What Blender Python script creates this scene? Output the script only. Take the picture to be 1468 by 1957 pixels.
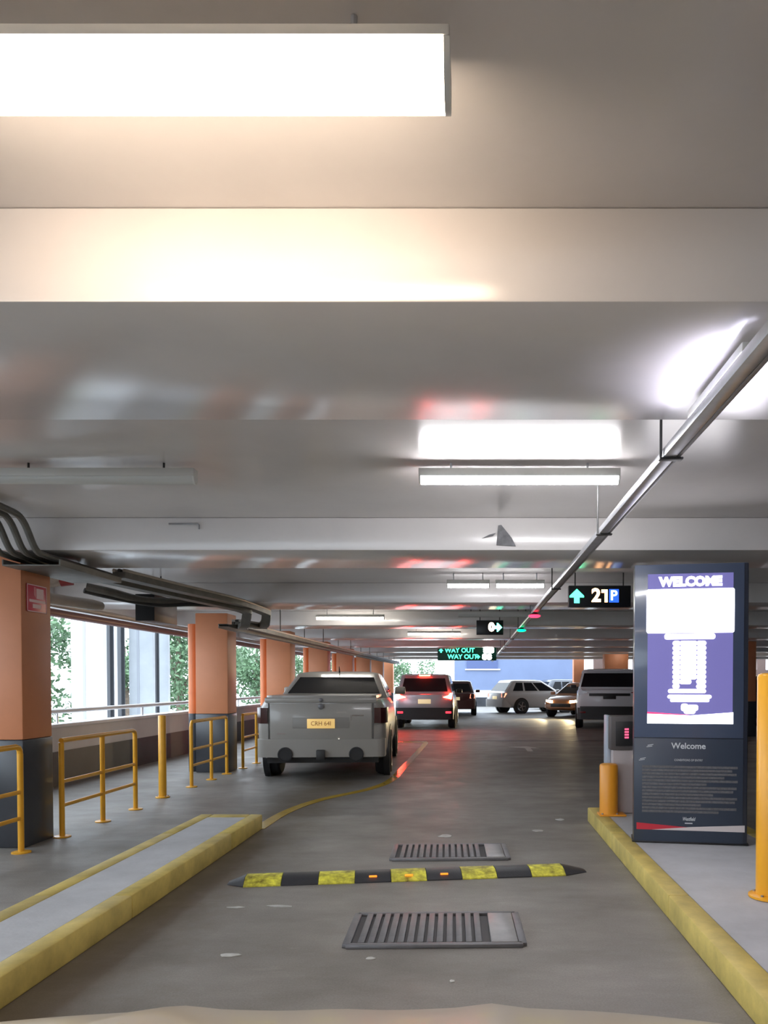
import bpy, bmesh, math, random
from mathutils import Vector, Matrix
random.seed(7)
for o in list(bpy.data.objects): bpy.data.objects.remove(o, do_unlink=True)
S = bpy.context.scene
C = S.collection
PI = math.pi
def R(a): return math.radians(a)

# ------------------------------------------------------------------ camera, world, exposure
IMG_W, IMG_H, F = 1468, 1957, 1470.0
EYE = 1.42
PITCH = 1.2                       # degrees looking down; the frame is an off-centre crop (lens shift)
cam = bpy.data.cameras.new('camera'); camo = bpy.data.objects.new('camera', cam); C.objects.link(camo)
camo.location = (0, 0, EYE); camo.rotation_euler = (R(90 - PITCH), 0, 0)
cam.sensor_width = 36; cam.sensor_fit = 'AUTO'; cam.lens = F * 36 / IMG_H
cam.shift_x = (IMG_W / 2 - 905) / IMG_H
cam.shift_y = (1305 + F * math.tan(R(PITCH)) - IMG_H / 2) / IMG_H
cam.clip_start = 0.05; cam.clip_end = 400
S.camera = camo
w = bpy.data.worlds.new('overcast_sky'); S.world = w; w.use_nodes = True
bg = w.node_tree.nodes['Background']; bg.inputs[0].default_value = (0.78, 0.89, 1.0, 1); bg.inputs[1].default_value = 4.6
S.view_settings.view_transform = 'Standard'; S.view_settings.look = 'None'
S.view_settings.exposure = 0.36; S.view_settings.gamma = 1.0; S.view_settings.use_curve_mapping = False

# ------------------------------------------------------------------ materials
MATS = {}
def mat(name, col, rough=0.5, metal=0.0, var=0.0, scale=6.0, bump=0.0, emit=None, estr=0.0, coat=0.0, spec=0.5, trans=0.0, stretch=(1, 1, 1), alpha=1.0):
    if name in MATS: return MATS[name]
    m = bpy.data.materials.new(name); m.use_nodes = True; n = m.node_tree.nodes; l = m.node_tree.links
    b = n['Principled BSDF']
    b.inputs['Base Color'].default_value = (*col, 1); b.inputs['Roughness'].default_value = rough
    b.inputs['Metallic'].default_value = metal; b.inputs['Specular IOR Level'].default_value = spec
    b.inputs['Coat Weight'].default_value = coat; b.inputs['Coat Roughness'].default_value = 0.08
    b.inputs['Transmission Weight'].default_value = trans; b.inputs['Alpha'].default_value = alpha
    if emit: b.inputs['Emission Color'].default_value = (*emit, 1); b.inputs['Emission Strength'].default_value = estr
    if var > 0 or bump > 0:
        tc = n.new('ShaderNodeTexCoord'); mp = n.new('ShaderNodeMapping'); mp.inputs['Scale'].default_value = stretch
        nz = n.new('ShaderNodeTexNoise'); nz.inputs['Scale'].default_value = scale; nz.inputs['Detail'].default_value = 6; nz.inputs['Roughness'].default_value = 0.6
        l.new(tc.outputs['Object'], mp.inputs['Vector']); l.new(mp.outputs['Vector'], nz.inputs['Vector'])
        if var > 0:
            cr = n.new('ShaderNodeValToRGB')
            cr.color_ramp.elements[0].position = 0.3; cr.color_ramp.elements[1].position = 0.7
            cr.color_ramp.elements[0].color = (*[max(0, c * (1 - var)) for c in col], 1)
            cr.color_ramp.elements[1].color = (*[min(1, c * (1 + var)) for c in col], 1)
            l.new(nz.outputs['Fac'], cr.inputs['Fac']); l.new(cr.outputs['Color'], b.inputs['Base Color'])
        if bump > 0:
            nb = n.new('ShaderNodeTexNoise'); nb.inputs['Scale'].default_value = scale * 12; nb.inputs['Detail'].default_value = 4
            l.new(mp.outputs['Vector'], nb.inputs['Vector'])
            bp = n.new('ShaderNodeBump'); bp.inputs['Strength'].default_value = bump; bp.inputs['Distance'].default_value = 0.01
            l.new(nb.outputs['Fac'], bp.inputs['Height']); l.new(bp.outputs['Normal'], b.inputs['Normal'])
    MATS[name] = m
    return m

def floor_material():
    m = bpy.data.materials.new('worn_asphalt'); m.use_nodes = True; n = m.node_tree.nodes; l = m.node_tree.links; b = n['Principled BSDF']
    tc = n.new('ShaderNodeTexCoord')
    def noise(scale, sx, sy, detail=5, rough=.6):
        mp = n.new('ShaderNodeMapping'); mp.inputs['Scale'].default_value = (sx, sy, 1)
        nz = n.new('ShaderNodeTexNoise'); nz.inputs['Scale'].default_value = scale; nz.inputs['Detail'].default_value = detail; nz.inputs['Roughness'].default_value = rough
        l.new(tc.outputs['Object'], mp.inputs['Vector']); l.new(mp.outputs['Vector'], nz.inputs['Vector']); return nz
    def ramp(src, p0, p1, c0, c1):
        r = n.new('ShaderNodeValToRGB'); e = r.color_ramp.elements
        e[0].position = p0; e[1].position = p1; e[0].color = (*c0, 1); e[1].color = (*c1, 1); l.new(src, r.inputs['Fac']); return r
    def mix(kind, fac, a, c):
        x = n.new('ShaderNodeMixRGB'); x.blend_type = kind
        if isinstance(fac, float): x.inputs['Fac'].default_value = fac
        else: l.new(fac, x.inputs['Fac'])
        l.new(a, x.inputs[1]); l.new(c, x.inputs[2]); return x
    big = ramp(noise(.55, 1, 1.4).outputs['Fac'], .35, .68, (.205, .192, .176), (.285, .272, .255))
    streak = ramp(noise(1.3, .7, 1.7, 6, .65).outputs['Fac'], .36, .62, (.74, .72, .70), (1.06, 1.05, 1.04))
    c1 = mix('MULTIPLY', .8, big.outputs['Color'], streak.outputs['Color'])
    grain = ramp(noise(95, 1, 1, 3, .7).outputs['Fac'], .3, .7, (.80, .80, .80), (1.2, 1.2, 1.2))
    c2 = mix('MULTIPLY', .7, c1.outputs['Color'], grain.outputs['Color'])
    worn = ramp(noise(1.9, .7, 2.6, 6, .7).outputs['Fac'], .62, .70, (0, 0, 0), (.45, .45, .45))
    pale = n.new('ShaderNodeRGB'); pale.outputs[0].default_value = (.36, .34, .31, 1)
    c3 = mix('MIX', worn.outputs['Color'], c2.outputs['Color'], pale.outputs[0])
    # brown grime with ragged edges lying along the left kerb
    sp = n.new('ShaderNodeSeparateXYZ'); l.new(tc.outputs['Object'], sp.inputs[0])
    ad = n.new('ShaderNodeMath'); ad.operation = 'ADD'; ad.inputs[1].default_value = 2.0; l.new(sp.outputs['X'], ad.inputs[0])
    ab = n.new('ShaderNodeMath'); ab.operation = 'ABSOLUTE'; l.new(ad.outputs[0], ab.inputs[0])
    ng = noise(1.3, 1, .8, 6, .7); sc = n.new('ShaderNodeMath'); sc.operation = 'MULTIPLY_ADD'; sc.inputs[1].default_value = -1.0; l.new(ng.outputs['Fac'], sc.inputs[0]); l.new(ab.outputs[0], sc.inputs[2])
    gm = n.new('ShaderNodeMapRange'); gm.inputs['From Min'].default_value = -.42; gm.inputs['From Max'].default_value = .12; gm.inputs['To Min'].default_value = .72; gm.inputs['To Max'].default_value = 0
    l.new(sc.outputs[0], gm.inputs['Value'])
    gr_ = n.new('ShaderNodeRGB'); gr_.outputs[0].default_value = (.095, .068, .036, 1)
    c4 = mix('MIX', gm.outputs['Result'], c3.outputs['Color'], gr_.outputs[0])
    l.new(c4.outputs['Color'], b.inputs['Base Color'])
    rr = ramp(noise(2.2, 1, 1).outputs['Fac'], .3, .7, (.42, .42, .42), (.62, .62, .62)); l.new(rr.outputs['Color'], b.inputs['Roughness'])
    bp = n.new('ShaderNodeBump'); bp.inputs['Strength'].default_value = .25; bp.inputs['Distance'].default_value = .004
    l.new(noise(160, 1, 1, 3, .7).outputs['Fac'], bp.inputs['Height']); l.new(bp.outputs['Normal'], b.inputs['Normal'])
    return m

M_floor = floor_material()
M_ceil = mat('gloss_ceiling_paint', (.735, .705, .69), .215, var=.06, scale=1.1, bump=.03, spec=.6)
M_conc = mat('pale_concrete', (.50, .51, .53), .75, var=.12, scale=3, bump=.15)
M_yel = mat('worn_yellow_paint', (.60, .47, .13), .55, var=.25, scale=4.5, bump=.12)
M_yelpost = mat('yellow_enamel', (.80, .40, .03), .35, var=.08, scale=5)
M_orangepost = mat('amber_enamel', (.90, .42, .015), .32, var=.06, scale=3)
M_orange = mat('terracotta_orange_paint', (.60, .235, .11), .5, var=.06, scale=2.5, bump=.06)
M_orange2 = mat('bright_orange_paint', (.72, .20, .06), .45, var=.06, scale=3)
M_navy = mat('dark_navy_paint', (.050, .054, .065), .32, var=.2, scale=2)
M_white = mat('white_paint', (.74, .74, .75), .5, var=.05, scale=2)
M_galv = mat('galvanised_steel', (.62, .63, .66), .3, .7, var=.1, scale=12)
M_steel = mat('dull_steel', (.34, .34, .35), .42, .6, var=.15, scale=9)
M_dark = mat('dark_metal', (.05, .05, .05), .5, .4)
M_tray = mat('dusty_cable_tray', (.17, .165, .15), .55, .4, var=.2, scale=6)
M_pipe = mat('cream_pipe', (.50, .45, .39), .45, var=.1, scale=4)
M_pipered = mat('oxide_red_pipe', (.24, .10, .08), .45, var=.1, scale=4)
M_red = mat('red_flange', (.30, .03, .03), .45)
M_rub = mat('black_rubber', (.025, .025, .027), .75, bump=.2, scale=10)
M_rubg = mat('rubber_with_gloss', (.035, .036, .042), .42, bump=.15, scale=10)
M_glass = mat('dark_tinted_glass', (.012, .013, .016), .06, spec=.22)
M_blue = mat('pale_blue_wall_paint', (.19, .25, .41), .6, var=.05, scale=1)
M_brown = mat('dim_brown_wall', (.22, .15, .13), .7, var=.15, scale=1)
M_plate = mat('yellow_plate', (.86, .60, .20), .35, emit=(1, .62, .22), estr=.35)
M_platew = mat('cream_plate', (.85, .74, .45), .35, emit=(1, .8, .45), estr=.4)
M_ink = mat('dark_ink', (.30, .17, .05), .5)
M_blk = mat('black_plastic', (.018, .018, .02), .4)
M_chrome = mat('chrome', (.8, .8, .8), .12, 1.0)
M_rim = mat('alloy_rim', (.40, .40, .42), .3, .9)
M_leaf = mat('tree_leaves', (.10, .18, .09), .6, var=.45, scale=1.5)
M_bark = mat('bark', (.16, .12, .09), .8, var=.3, scale=8)
M_batten = mat('white_batten_enamel', (.66, .66, .63), .35)
M_lens_off = mat('unlit_tube_cover', (.62, .63, .60), .25)
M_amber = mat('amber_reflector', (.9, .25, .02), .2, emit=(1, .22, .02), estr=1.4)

# ------------------------------------------------------------------ mesh helpers
def finish(o, angle=35):
    me = o.data
    for p in me.polygons: p.use_smooth = True
    try: me.set_sharp_from_angle(angle=R(angle))
    except Exception: pass
class MB:
    def __init__(s): s.bm = bmesh.new()
    def box(s, c, d, bev=0.0, rot=None):
        t = bmesh.new(); bmesh.ops.create_cube(t, size=1)
        bmesh.ops.scale(t, vec=Vector(d), verts=t.verts)
        if bev > 0: bmesh.ops.bevel(t, geom=list(t.edges), offset=bev, segments=2, profile=.5, affect='EDGES')
        if rot is not None: bmesh.ops.transform(t, matrix=rot.to_4x4(), verts=t.verts)
        bmesh.ops.translate(t, vec=Vector(c), verts=t.verts); s.merge(t); return s
    def span(s, a, b, bev=0.0):
        return s.box([(a[i] + b[i]) / 2 for i in range(3)], [abs(b[i] - a[i]) for i in range(3)], bev)
    def merge(s, t):
        me = bpy.data.meshes.new('tmp'); t.to_mesh(me); t.free(); s.bm.from_mesh(me); bpy.data.meshes.remove(me)
    def tube(s, pts, r, seg=12, cap=True, radii=None):
        pts = [Vector(p) for p in pts]; rings = []; n = len(pts); up = None
        for i, p in enumerate(pts):
            t = (pts[min(i + 1, n - 1)] - pts[max(i - 1, 0)]).normalized()
            if up is None:
                up = Vector((0, 0, 1)) if abs(t.z) < .9 else Vector((1, 0, 0))
            a = t.cross(up).normalized(); b = a.cross(t).normalized(); up = b
            rr = radii[i] if radii else r
            rings.append([s.bm.verts.new(p + (a * math.cos(2 * PI * k / seg) + b * math.sin(2 * PI * k / seg)) * rr) for k in range(seg)])
        for i in range(n - 1):
            for k in range(seg): s.bm.faces.new((rings[i][k], rings[i + 1][k], rings[i + 1][(k + 1) % seg], rings[i][(k + 1) % seg]))
        if cap: s.bm.faces.new(rings[0]); s.bm.faces.new(rings[-1][::-1])
        return s
    def lathe(s, prof, origin=(0, 0, 0), axis='Z', seg=24):
        rings = []
        for (r, h) in prof:
            ring = []
            for k in range(seg):
                a = 2 * PI * k / seg; x, y, z = r * math.cos(a), r * math.sin(a), h
                if axis == 'X': x, y, z = z, x, y
                if axis == 'Y': x, y, z = x, z, y
                ring.append(s.bm.verts.new((x + origin[0], y + origin[1], z + origin[2])))
            rings.append(ring)
        for i in range(len(rings) - 1):
            for k in range(seg): s.bm.faces.new((rings[i][k], rings[i][(k + 1) % seg], rings[i + 1][(k + 1) % seg], rings[i + 1][k]))
        s.bm.faces.new(rings[0]); s.bm.faces.new(rings[-1]); return s
    def loft(s, rings, cap=True, closed=True):
        vr = [[s.bm.verts.new(p) for p in r] for r in rings]; k = len(vr[0])
        for i in range(len(vr) - 1):
            for j in range(k if closed else k - 1):
                s.bm.faces.new((vr[i][j], vr[i][(j + 1) % k], vr[i + 1][(j + 1) % k], vr[i + 1][j]))
        if cap: s.bm.faces.new(vr[0]); s.bm.faces.new(vr[-1])
        return s
    def prism(s, poly, vec):
        vec = Vector(vec); a = [Vector(p) for p in poly]
        return s.loft([a, [p + vec for p in a]])
    def build(s, name, m, parent=None, angle=35, loc=None):
        bmesh.ops.recalc_face_normals(s.bm, faces=s.bm.faces)
        me = bpy.data.meshes.new(name); s.bm.to_mesh(me); s.bm.free()
        o = bpy.data.objects.new(name, me); C.objects.link(o); me.materials.append(m); o.parent = parent
        if loc: o.location = loc
        finish(o, angle); return o
def tag(o, label=None, cat=None, group=None, kind=None):
    if label: o['label'] = label
    if cat: o['category'] = cat
    if group: o['group'] = group
    if kind: o['kind'] = kind
    return o
def thing(name, label, cat, loc=(0, 0, 0), rz=0, group=None):
    o = bpy.data.objects.new(name, None); C.objects.link(o); o.empty_display_size = .1
    o.location = loc; o.rotation_euler = (0, 0, R(rz)); return tag(o, label, cat, group)
def text(name, body, size, m, parent, loc, extrude=.001, sx=1.0, shear=0.0, rot=None, bold=0.0):
    cu = bpy.data.curves.new(name, 'FONT'); cu.body = body; cu.size = size; cu.extrude = extrude; cu.align_x = 'CENTER'; cu.align_y = 'CENTER'
    cu.shear = shear; cu.resolution_u = 3; cu.offset = bold
    t = bpy.data.objects.new(name, cu); C.objects.link(t)
    dg = bpy.context.evaluated_depsgraph_get(); dg.update()
    me = bpy.data.meshes.new_from_object(t.evaluated_get(dg)); bpy.data.objects.remove(t)
    mtx = (rot.to_4x4() if rot else Matrix.Identity(4)) @ Matrix.Rotation(R(90), 4, 'X') @ Matrix.Diagonal((sx, 1, 1, 1))
    me.transform(mtx); me.materials.clear(); me.materials.append(m)
    o = bpy.data.objects.new(name, me); C.objects.link(o); o.parent = parent; o.location = loc; return o
def copy_tree(o, parent=None):
    c = o.copy(); C.objects.link(c); c.parent = parent
    for ch in list(o.children): copy_tree(ch, c)
    return c

# ------------------------------------------------------------------ the building shell
HC, HB = EYE + 1.37, EYE + 1.10        # soffit and beam underside heights
FIRST, PITCHY, BW = 2.245, 4.16, 1.0   # first beam face, beam spacing, beam width
XL, XR, Y0, Y1 = -5.75, 24.0, -14.0, 36.6
def struct(o): o['kind'] = 'structure'; return o

fl = struct(MB().span((-6.0, Y0, -.25), (XR + .2, 62, 0)).build('floor', M_floor))
fl['label'] = 'worn grey asphalt driving floor of the car park'
ce = struct(MB().span((XL - .25, Y0, HC), (XR + .2, Y1, HC + .3)).build('ceiling', M_ceil))
ce['label'] = 'glossy off-white painted concrete car park soffit'
for k in range(-3, 9):
    y = FIRST + PITCHY * k
    MB().span((XL - .25, y, HB), (XR + .2, y + BW, HC - .001), .006).build('beam', M_ceil, ce)
# left parapet, spandrel and openings
wl = struct(MB().span((XL - .18, Y0, 0), (XL, Y1 + 6, .80)).build('wall_left', mat('parapet_paint', (.60, .58, .57), .55, var=.06, scale=2)))
MB().span((XL - .001, Y0, 0), (XL + .012, Y1 + 6, .47)).build('painted_dado', mat('dark_dado_paint', (.055, .055, .06), .5, var=.2, scale=2), wl)
MB().span((XL - .24, Y0, .80), (XL + .03, Y1 + 6, .85), .008).build('coping', M_white, wl)
MB().span((XL - .25, Y0, 2.47), (XL, Y1, HC - .001), .006).build('spandrel', M_white, wl)
# right and far walls
wr = struct(MB().span((XR, Y0, 0), (XR + .2, 40.2, HC - .001)).build('wall_right', M_brown))
wk = struct(MB().span((XL - .25, Y0 - .2, 0), (XR + .2, Y0, HC - .001)).build('wall_light_stop', M_brown))  # unseen wall added behind the camera to keep sky light out
wb = struct(MB().span((6.0, 40.0, 0), (XR, 40.2, 2.1)).build('wall_far_right', M_brown))
MB().span((6.0, 40.0, 2.62), (XR, 40.2, 3.4)).build('wall_band', M_brown, wb)
for a, b in ((6.25, 7.65), (8.3, 14.3), (14.75, 15.2), (15.8, XR)):
    MB().span((a, 40.0, 2.1), (b, 40.2, 2.62)).build('wall_pier', M_brown, wb)
wf = struct(MB().span((-1.15, 46, .0), (6.6, 46.25, 4.2)).build('wall_far', M_blue))
MB().span((-1.2, 45.96, 0), (6.6, 45.999, .55)).build('painted_dado', M_navy, wf)
MB().span((-1.2, 45.95, .55), (6.6, 45.999, .98), .01).build('pale_band', M_white, wf)
pn = MB().span((-.40, 45.93, 2.26), (1.45, 45.999, 2.95)).build('recessed_panel', mat('mid_blue_panel', (.10, .14, .30), .5), wf)
MB().span((-.5, 45.92, 2.18), (1.6, 45.998, 2.26)).build('panel_sill', M_white, pn)
up = struct(MB().span((XL - .25, Y0, HC + .301), (XR + .2, Y1, 13)).build('wall_sky_block', M_white))  # unseen block added overhead to cut sky light on the outdoor piers
# outside
gr = struct(MB().span((-70, Y0 - 20, -3.3), (-6.0, 95, -3.0)).build('ground', mat('outdoor_paving', (.24, .235, .23), .85, var=.2, scale=1)))

# ------------------------------------------------------------------ floor markings (children of the floor)
def ribbon(name, pts, wd, m, parent, z=.004):
    mb = MB(); P = [Vector((p[0], p[1], 0)) for p in pts]; rings = []
    for i, p in enumerate(P):
        t = (P[min(i + 1, len(P) - 1)] - P[max(i - 1, 0)]).normalized(); nrm = Vector((t.y, -t.x, 0)) * wd / 2
        rings.append([p - nrm + Vector((0, 0, .0005)), p - nrm + Vector((0, 0, z)), p + nrm + Vector((0, 0, z)), p + nrm + Vector((0, 0, .0005))])
    return mb.loft(rings).build(name, m, parent)
M_line = mat('glossy_yellow_line_paint', (.55, .36, .05), .14, var=.15, scale=5)
def smooth_path(ctrl, n=8):
    out = []
    P = [Vector((*c, 0)) if len(c) == 2 else Vector(c) for c in ctrl]
    for i in range(len(P) - 1):
        p0, p1, p2, p3 = P[max(i - 1, 0)], P[i], P[i + 1], P[min(i + 2, len(P) - 1)]
        for k in range(n):
            t = k / n
            out.append(.5 * ((2 * p1) + (-p0 + p2) * t + (2 * p0 - 5 * p1 + 4 * p2 - p3) * t * t + (-p0 + 3 * p1 - 3 * p2 + p3) * t ** 3))
    out.append(P[-1]); return out
ribbon('yellow_lane_line', smooth_path([(-2.09, 7.45), (-2.06, 8.4), (-1.86, 9.3), (-1.40, 10.25), (-1.20, 11.2), (-1.17, 13.0), (-1.14, 15.5), (-1.12, 18.2)]), .12, M_line, fl)
MB().span((-2.6, 18.75, .0005), (9, 18.87, .004)).build('expansion_joint', M_blk, fl)
MB().span((-1.9, 18.3, .0005), (-1.1, 18.55, .004)).build('yellow_cross_line', M_line, fl)
M_wpaint = mat('worn_white_paint', (.52, .52, .50), .6, var=.25, scale=9)
ar = [(0, 0), (.12, 0), (.12, .75), (.32, .75), (.06, 1.25), (-.36, 1.05), (-.12, .9), (0, .75)]
MB().prism([(1.12 + a, 15.9 + b, .0005) for a, b in ar], (0, 0, .004)).build('white_arrow', M_wpaint, fl)
for (x, y, a, b) in ((-1.50, 4.83, .16, .05), (-1.23, 4.86, .20, .06), (.90, 7.95, .11, .16), (-.53, 3.93, .06, .05), (-1.27, 3.98, .14, .06), (-.26, 7.1, .14, .16), (-.1, 3.63, .03, .04), (.62, 7.35, .12, .12)):
    pol = []
    for k in range(9):
        r = random.uniform(.55, 1.05); t = 2 * PI * k / 9
        pol.append((x + a / 2 * r * math.cos(t), y + b / 2 * r * math.sin(t), .0005))
    MB().prism(pol, (0, 0, .003)).build('paint_fleck', M_wpaint, fl)

# ------------------------------------------------------------------ kerb islands
KH = .145
def island(name, label, x0, x1, ya, yb, near_w, far_w):
    t = thing(name, label, 'kerb', ((x0 + x1) / 2, (ya + yb) / 2, 0))
    ox, oy = (x0 + x1) / 2, (ya + yb) / 2
    MB().span((x0 + near_w, ya, 0), (x1 - far_w, yb - .16, KH - .004)).build('concrete_infill', M_conc, t, loc=(-ox, -oy, 0))
    for a, b in ((x0, x0 + near_w), (x1 - far_w, x1)):
        y = ya
        while y < yb - .05:                       # kerb stones laid end to end
            e = min(y + 1.9, yb)
            if yb - e < .4: e = yb
            MB().span((a, y + .002, 0), (b, e - .002, KH), .012).build('kerb_stone', M_yel, t, loc=(-ox, -oy, 0)); y = e
    MB().span((x0 + near_w + .001, yb - .159, 0), (x1 - far_w - .001, yb, KH), .012).build('kerb_stone', M_yel, t, loc=(-ox, -oy, 0))
    return t
island('kerb_island', 'low concrete island with yellow edges left of the lane', -2.65, -2.05, .8, 7.45, .12, .12)
island('kerb_island', 'wide concrete island with yellow kerb carrying the welcome kiosk', 1.17, 2.45, .8, 7.86, .13, .13)

# ------------------------------------------------------------------ speed hump
def speed_hump():
    a = Vector((-1.74, 5.44, 0)); b = Vector((.84, 5.80, 0)); L = (b - a).length
    t = thing('speed_hump', 'black and yellow rubber speed hump across the lane', 'speed hump', (a + b) / 2, math.degrees(math.atan2(b.y - a.y, b.x - a.x)))
    prof = [(-.15, 0), (-.15, .008), (-.10, .032), (-.045, .048), (.045, .048), (.10, .032), (.15, .008), (.15, 0)]
    my = mat('scuffed_yellow_rubber', (.72, .55, .06), .5, var=.75, scale=14, bump=.2)
    x = -L / 2; caps = .12; n = 9; seg = (L - 2 * caps - .06) / n
    def piece(x0, x1, m, s0=1, s1=1):
        return MB().loft([[(x0, p * (.35 + .65 * s0), q * s0 + .0004) for p, q in prof], [(x1, p * (.35 + .65 * s1), q * s1 + .0004) for p, q in prof]]).build('rubber_section' if s0 == s1 else 'end_cap', m, t)
    piece(x, x + caps, M_rubg, .12, 1); x += caps
    for i in range(n):
        o = piece(x + .002, x + seg - .002, my if i % 2 == 0 else M_rubg)
        if i in (3, 4, 5):
            MB().span((x + seg / 2 - .028, -.112, .030), (x + seg / 2 + .028, -.098, .042), .003).build('reflector', M_amber, o)
        x += seg
    piece(x, x + caps + .06, M_rubg, 1, .12)
speed_hump()

# ------------------------------------------------------------------ drain grates
def grate(label, x0, x1, ya, yb, rz):
    cx, cy = (x0 + x1) / 2, (ya + yb) / 2; W, D = x1 - x0, yb - ya
    t = thing('drain_grate', label, 'drain grate', (cx, cy, 0), rz, 'steel grates in the lane')
    MB().span((-W / 2 + .01, -D / 2 + .01, .0006), (W / 2 - .01, D / 2 - .01, .004)).build('pit', mat('grate_pit', (.09, .09, .095), .7), t)
    fm = MB()
    for s in (-1, 1):
        fm.span((-W / 2, s * D / 2 - .02, .0006), (W / 2, s * D / 2 + .02, .022), .004)
        fm.span((s * W / 2 - .022, -D / 2, .0006), (s * W / 2 + .022, D / 2, .022), .004)
    fm.build('frame', mat('dark_grate_steel', (.20, .20, .215), .45, .5, var=.15, scale=9), t)
    MB().span((W / 2 - .17, -D / 2 + .022, .0006), (W / 2 - .024, D / 2 - .022, .024), .004).build('cover_plate', mat('worn_plate_steel', (.36, .36, .37), .4, .5, var=.15, scale=9), t)
    me = None; n = 13; x = -W / 2 + .05; st = (W - .17 - .09) / n
    for i in range(n):
        if me is None:
            o = MB().box((0, 0, .013), (st * .68, D - .045, .024), .004).build('grate_bar', mat('dark_grate_steel', (.20, .20, .215), .45, .5, var=.15, scale=9), t); me = o.data
        else:
            o = bpy.data.objects.new('grate_bar', me); C.objects.link(o); o.parent = t
        o.location = (x + st * (i + .5), 0, 0)
grate('ribbed steel grate nearest the bonnet, in front of the speed hump', -.69, .26, 4.10, 4.66, 1.5)
grate('ribbed steel grate just beyond the speed hump', -.66, .27, 6.12, 6.66, 2.0)

# ------------------------------------------------------------------ pillars
def pillar(label, x0, x1, y, dy, base=.93, pipe=False, group=None, top=HB):
    t = thing('pillar', label, 'pillar', ((x0 + x1) / 2, y + dy / 2, 0), group=group); hw = (x1 - x0) / 2
    MB().span((-hw, -dy / 2, base), (hw, dy / 2, top - .002), .012).build('shaft', M_orange, t)
    MB().span((-hw - .004, -dy / 2 - .004, 0), (hw + .004, dy / 2 + .004, base), .012).build('painted_base', M_navy, t)
    if pipe:
        p = MB().tube([(-hw - .10, -.02, base), (-hw - .10, -.02, 2.36)], .085, 16).build('downpipe', M_orange2, t)
        MB().tube([(-hw - .10, -.02, 1.25), (-hw - .10, -.02, 1.28)], .092, 16).build('joint_collar', M_orange2, p)
        MB().tube([(-hw - .10, -.02, 0), (-hw - .10, -.02, base)], .085, 16).build('downpipe_foot', M_navy, p)
    return t
pillar('nearest orange pillar carrying the red fire sign', -4.42, -3.86, 6.58, .46)
names = ['orange pillar with downpipe behind the second yellow railing', 'third orange pillar from the left, just left of the white ute cab',
         'fourth orange pillar in the left row, above the ute roof', 'fifth orange pillar in the left row, above the ute roof',
         'sixth orange pillar in the left row', 'seventh orange pillar in the left row', 'last orange pillar in the left row']
for i, nm in enumerate(names):
    pillar(nm, -4.39, -3.88, 12.15 + PITCHY * i, .45, pipe=True, group='orange pillars along the parapet')
pillar('reddish pillar seen between the kiosk and the amber post', 7.02, 7.46, 20.3, .45)
pillar('reddish pillar behind the white four wheel drive', 5.0, 5.9, 29.3, .5)
pillar('reddish pillar at the right end of the blue wall', 4.85, 5.35, 37.2, .5, top=3.2)
# fire sign on the nearest pillar's inner face
fs = thing('fire_sign', 'small red and white fire equipment sign on the nearest pillar', 'sign', (-3.855, 6.80, 2.16))
M_sred = mat('sign_red', (.62, .05, .09), .4); M_spink = mat('sign_white_print', (.80, .55, .57), .45)
MB().span((0, -.155, -.12), (.006, .155, .12), .002).build('sign_board', M_sred, fs)
MB().span((.006, -.01, .0), (.008, .10, .09)).build('pictogram', M_spink, fs)
MB().prism([(.006, -.05, .10), (.006, -.02, .10), (.006, -.02, .0), (.006, -.05, .03)], (.002, 0, 0)).build('pictogram', mat('sign_pale_red', (.70, .2, .24), .4), fs)
MB().span((.006, -.12, -.035), (.008, .13, -.012)).build('caption_strip', M_spink, fs)
MB().span((.006, -.07, -.085), (.008, .06, -.05)).build('caption_strip', M_spink, fs)
fb = MB()
for s in (-1, 1):
    fb.span((.006, -.152, s * .115 - .004), (.0075, .152, s * .115 + .004)); fb.span((.006, s * .148 - .004, -.119), (.0075, s * .148 + .004, .119))
fb.build('sign_border', M_spink, fs)

# ------------------------------------------------------------------ yellow railings, bollards
def railing(label, x, ys, ya, yb, bend0=False, bend1=True):
    t = thing('pedestrian_railing', label, 'railing', (x, ys[0], 0), group='yellow pedestrian railings'); oy = ys[0]; r = .024; H = .89
    for y in ys:
        p = MB().tube([(0, y - oy, .01), (0, y - oy, H - (.06 if (y == ys[-1] and bend1) or (y == ys[0] and bend0) else .02))], r, 12).build('post', M_yelpost, t)
        MB().lathe([(.075, 0), (.075, .010), (.06, .014)], (0, y - oy, 0), seg=16).build('base_plate', M_yelpost, p)
    path = []
    a, b = ya - oy, yb - oy
    if bend0: path += [(0, a, H - .07), (0, a + .01, H - .025), (0, a + .035, H)]
    else: path += [(0, a, H)]
    if bend1: path += [(0, b - .06, H), (0, b - .02, H - .012), (0, b - .004, H - .035), (0, b, H - .07)]
    else: path += [(0, b, H)]
    MB().tube(path, r * .95, 12).build('top_rail', M_yelpost, t)
    for z in (.51, .29):
        MB().tube([(0, a, z), (0, b, z)], r * .72, 10).build('mid_rail', M_yelpost, t)
railing('yellow railing at the left edge, in front of the nearest pillar', -3.78, [4.0, 5.2, 6.40], 3.6, 6.40)
railing('yellow railing between the nearest pillar and the lone post', -3.79, [7.06, 7.84, 8.60], 7.06, 8.60)
railing('yellow railing in front of the pillar with the downpipe', -3.84, [10.45, 11.25, 11.95], 10.45, 11.95, True)
railing('yellow railing just left of the white ute', -3.83, [12.75, 13.55, 14.6], 12.75, 14.6)
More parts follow.
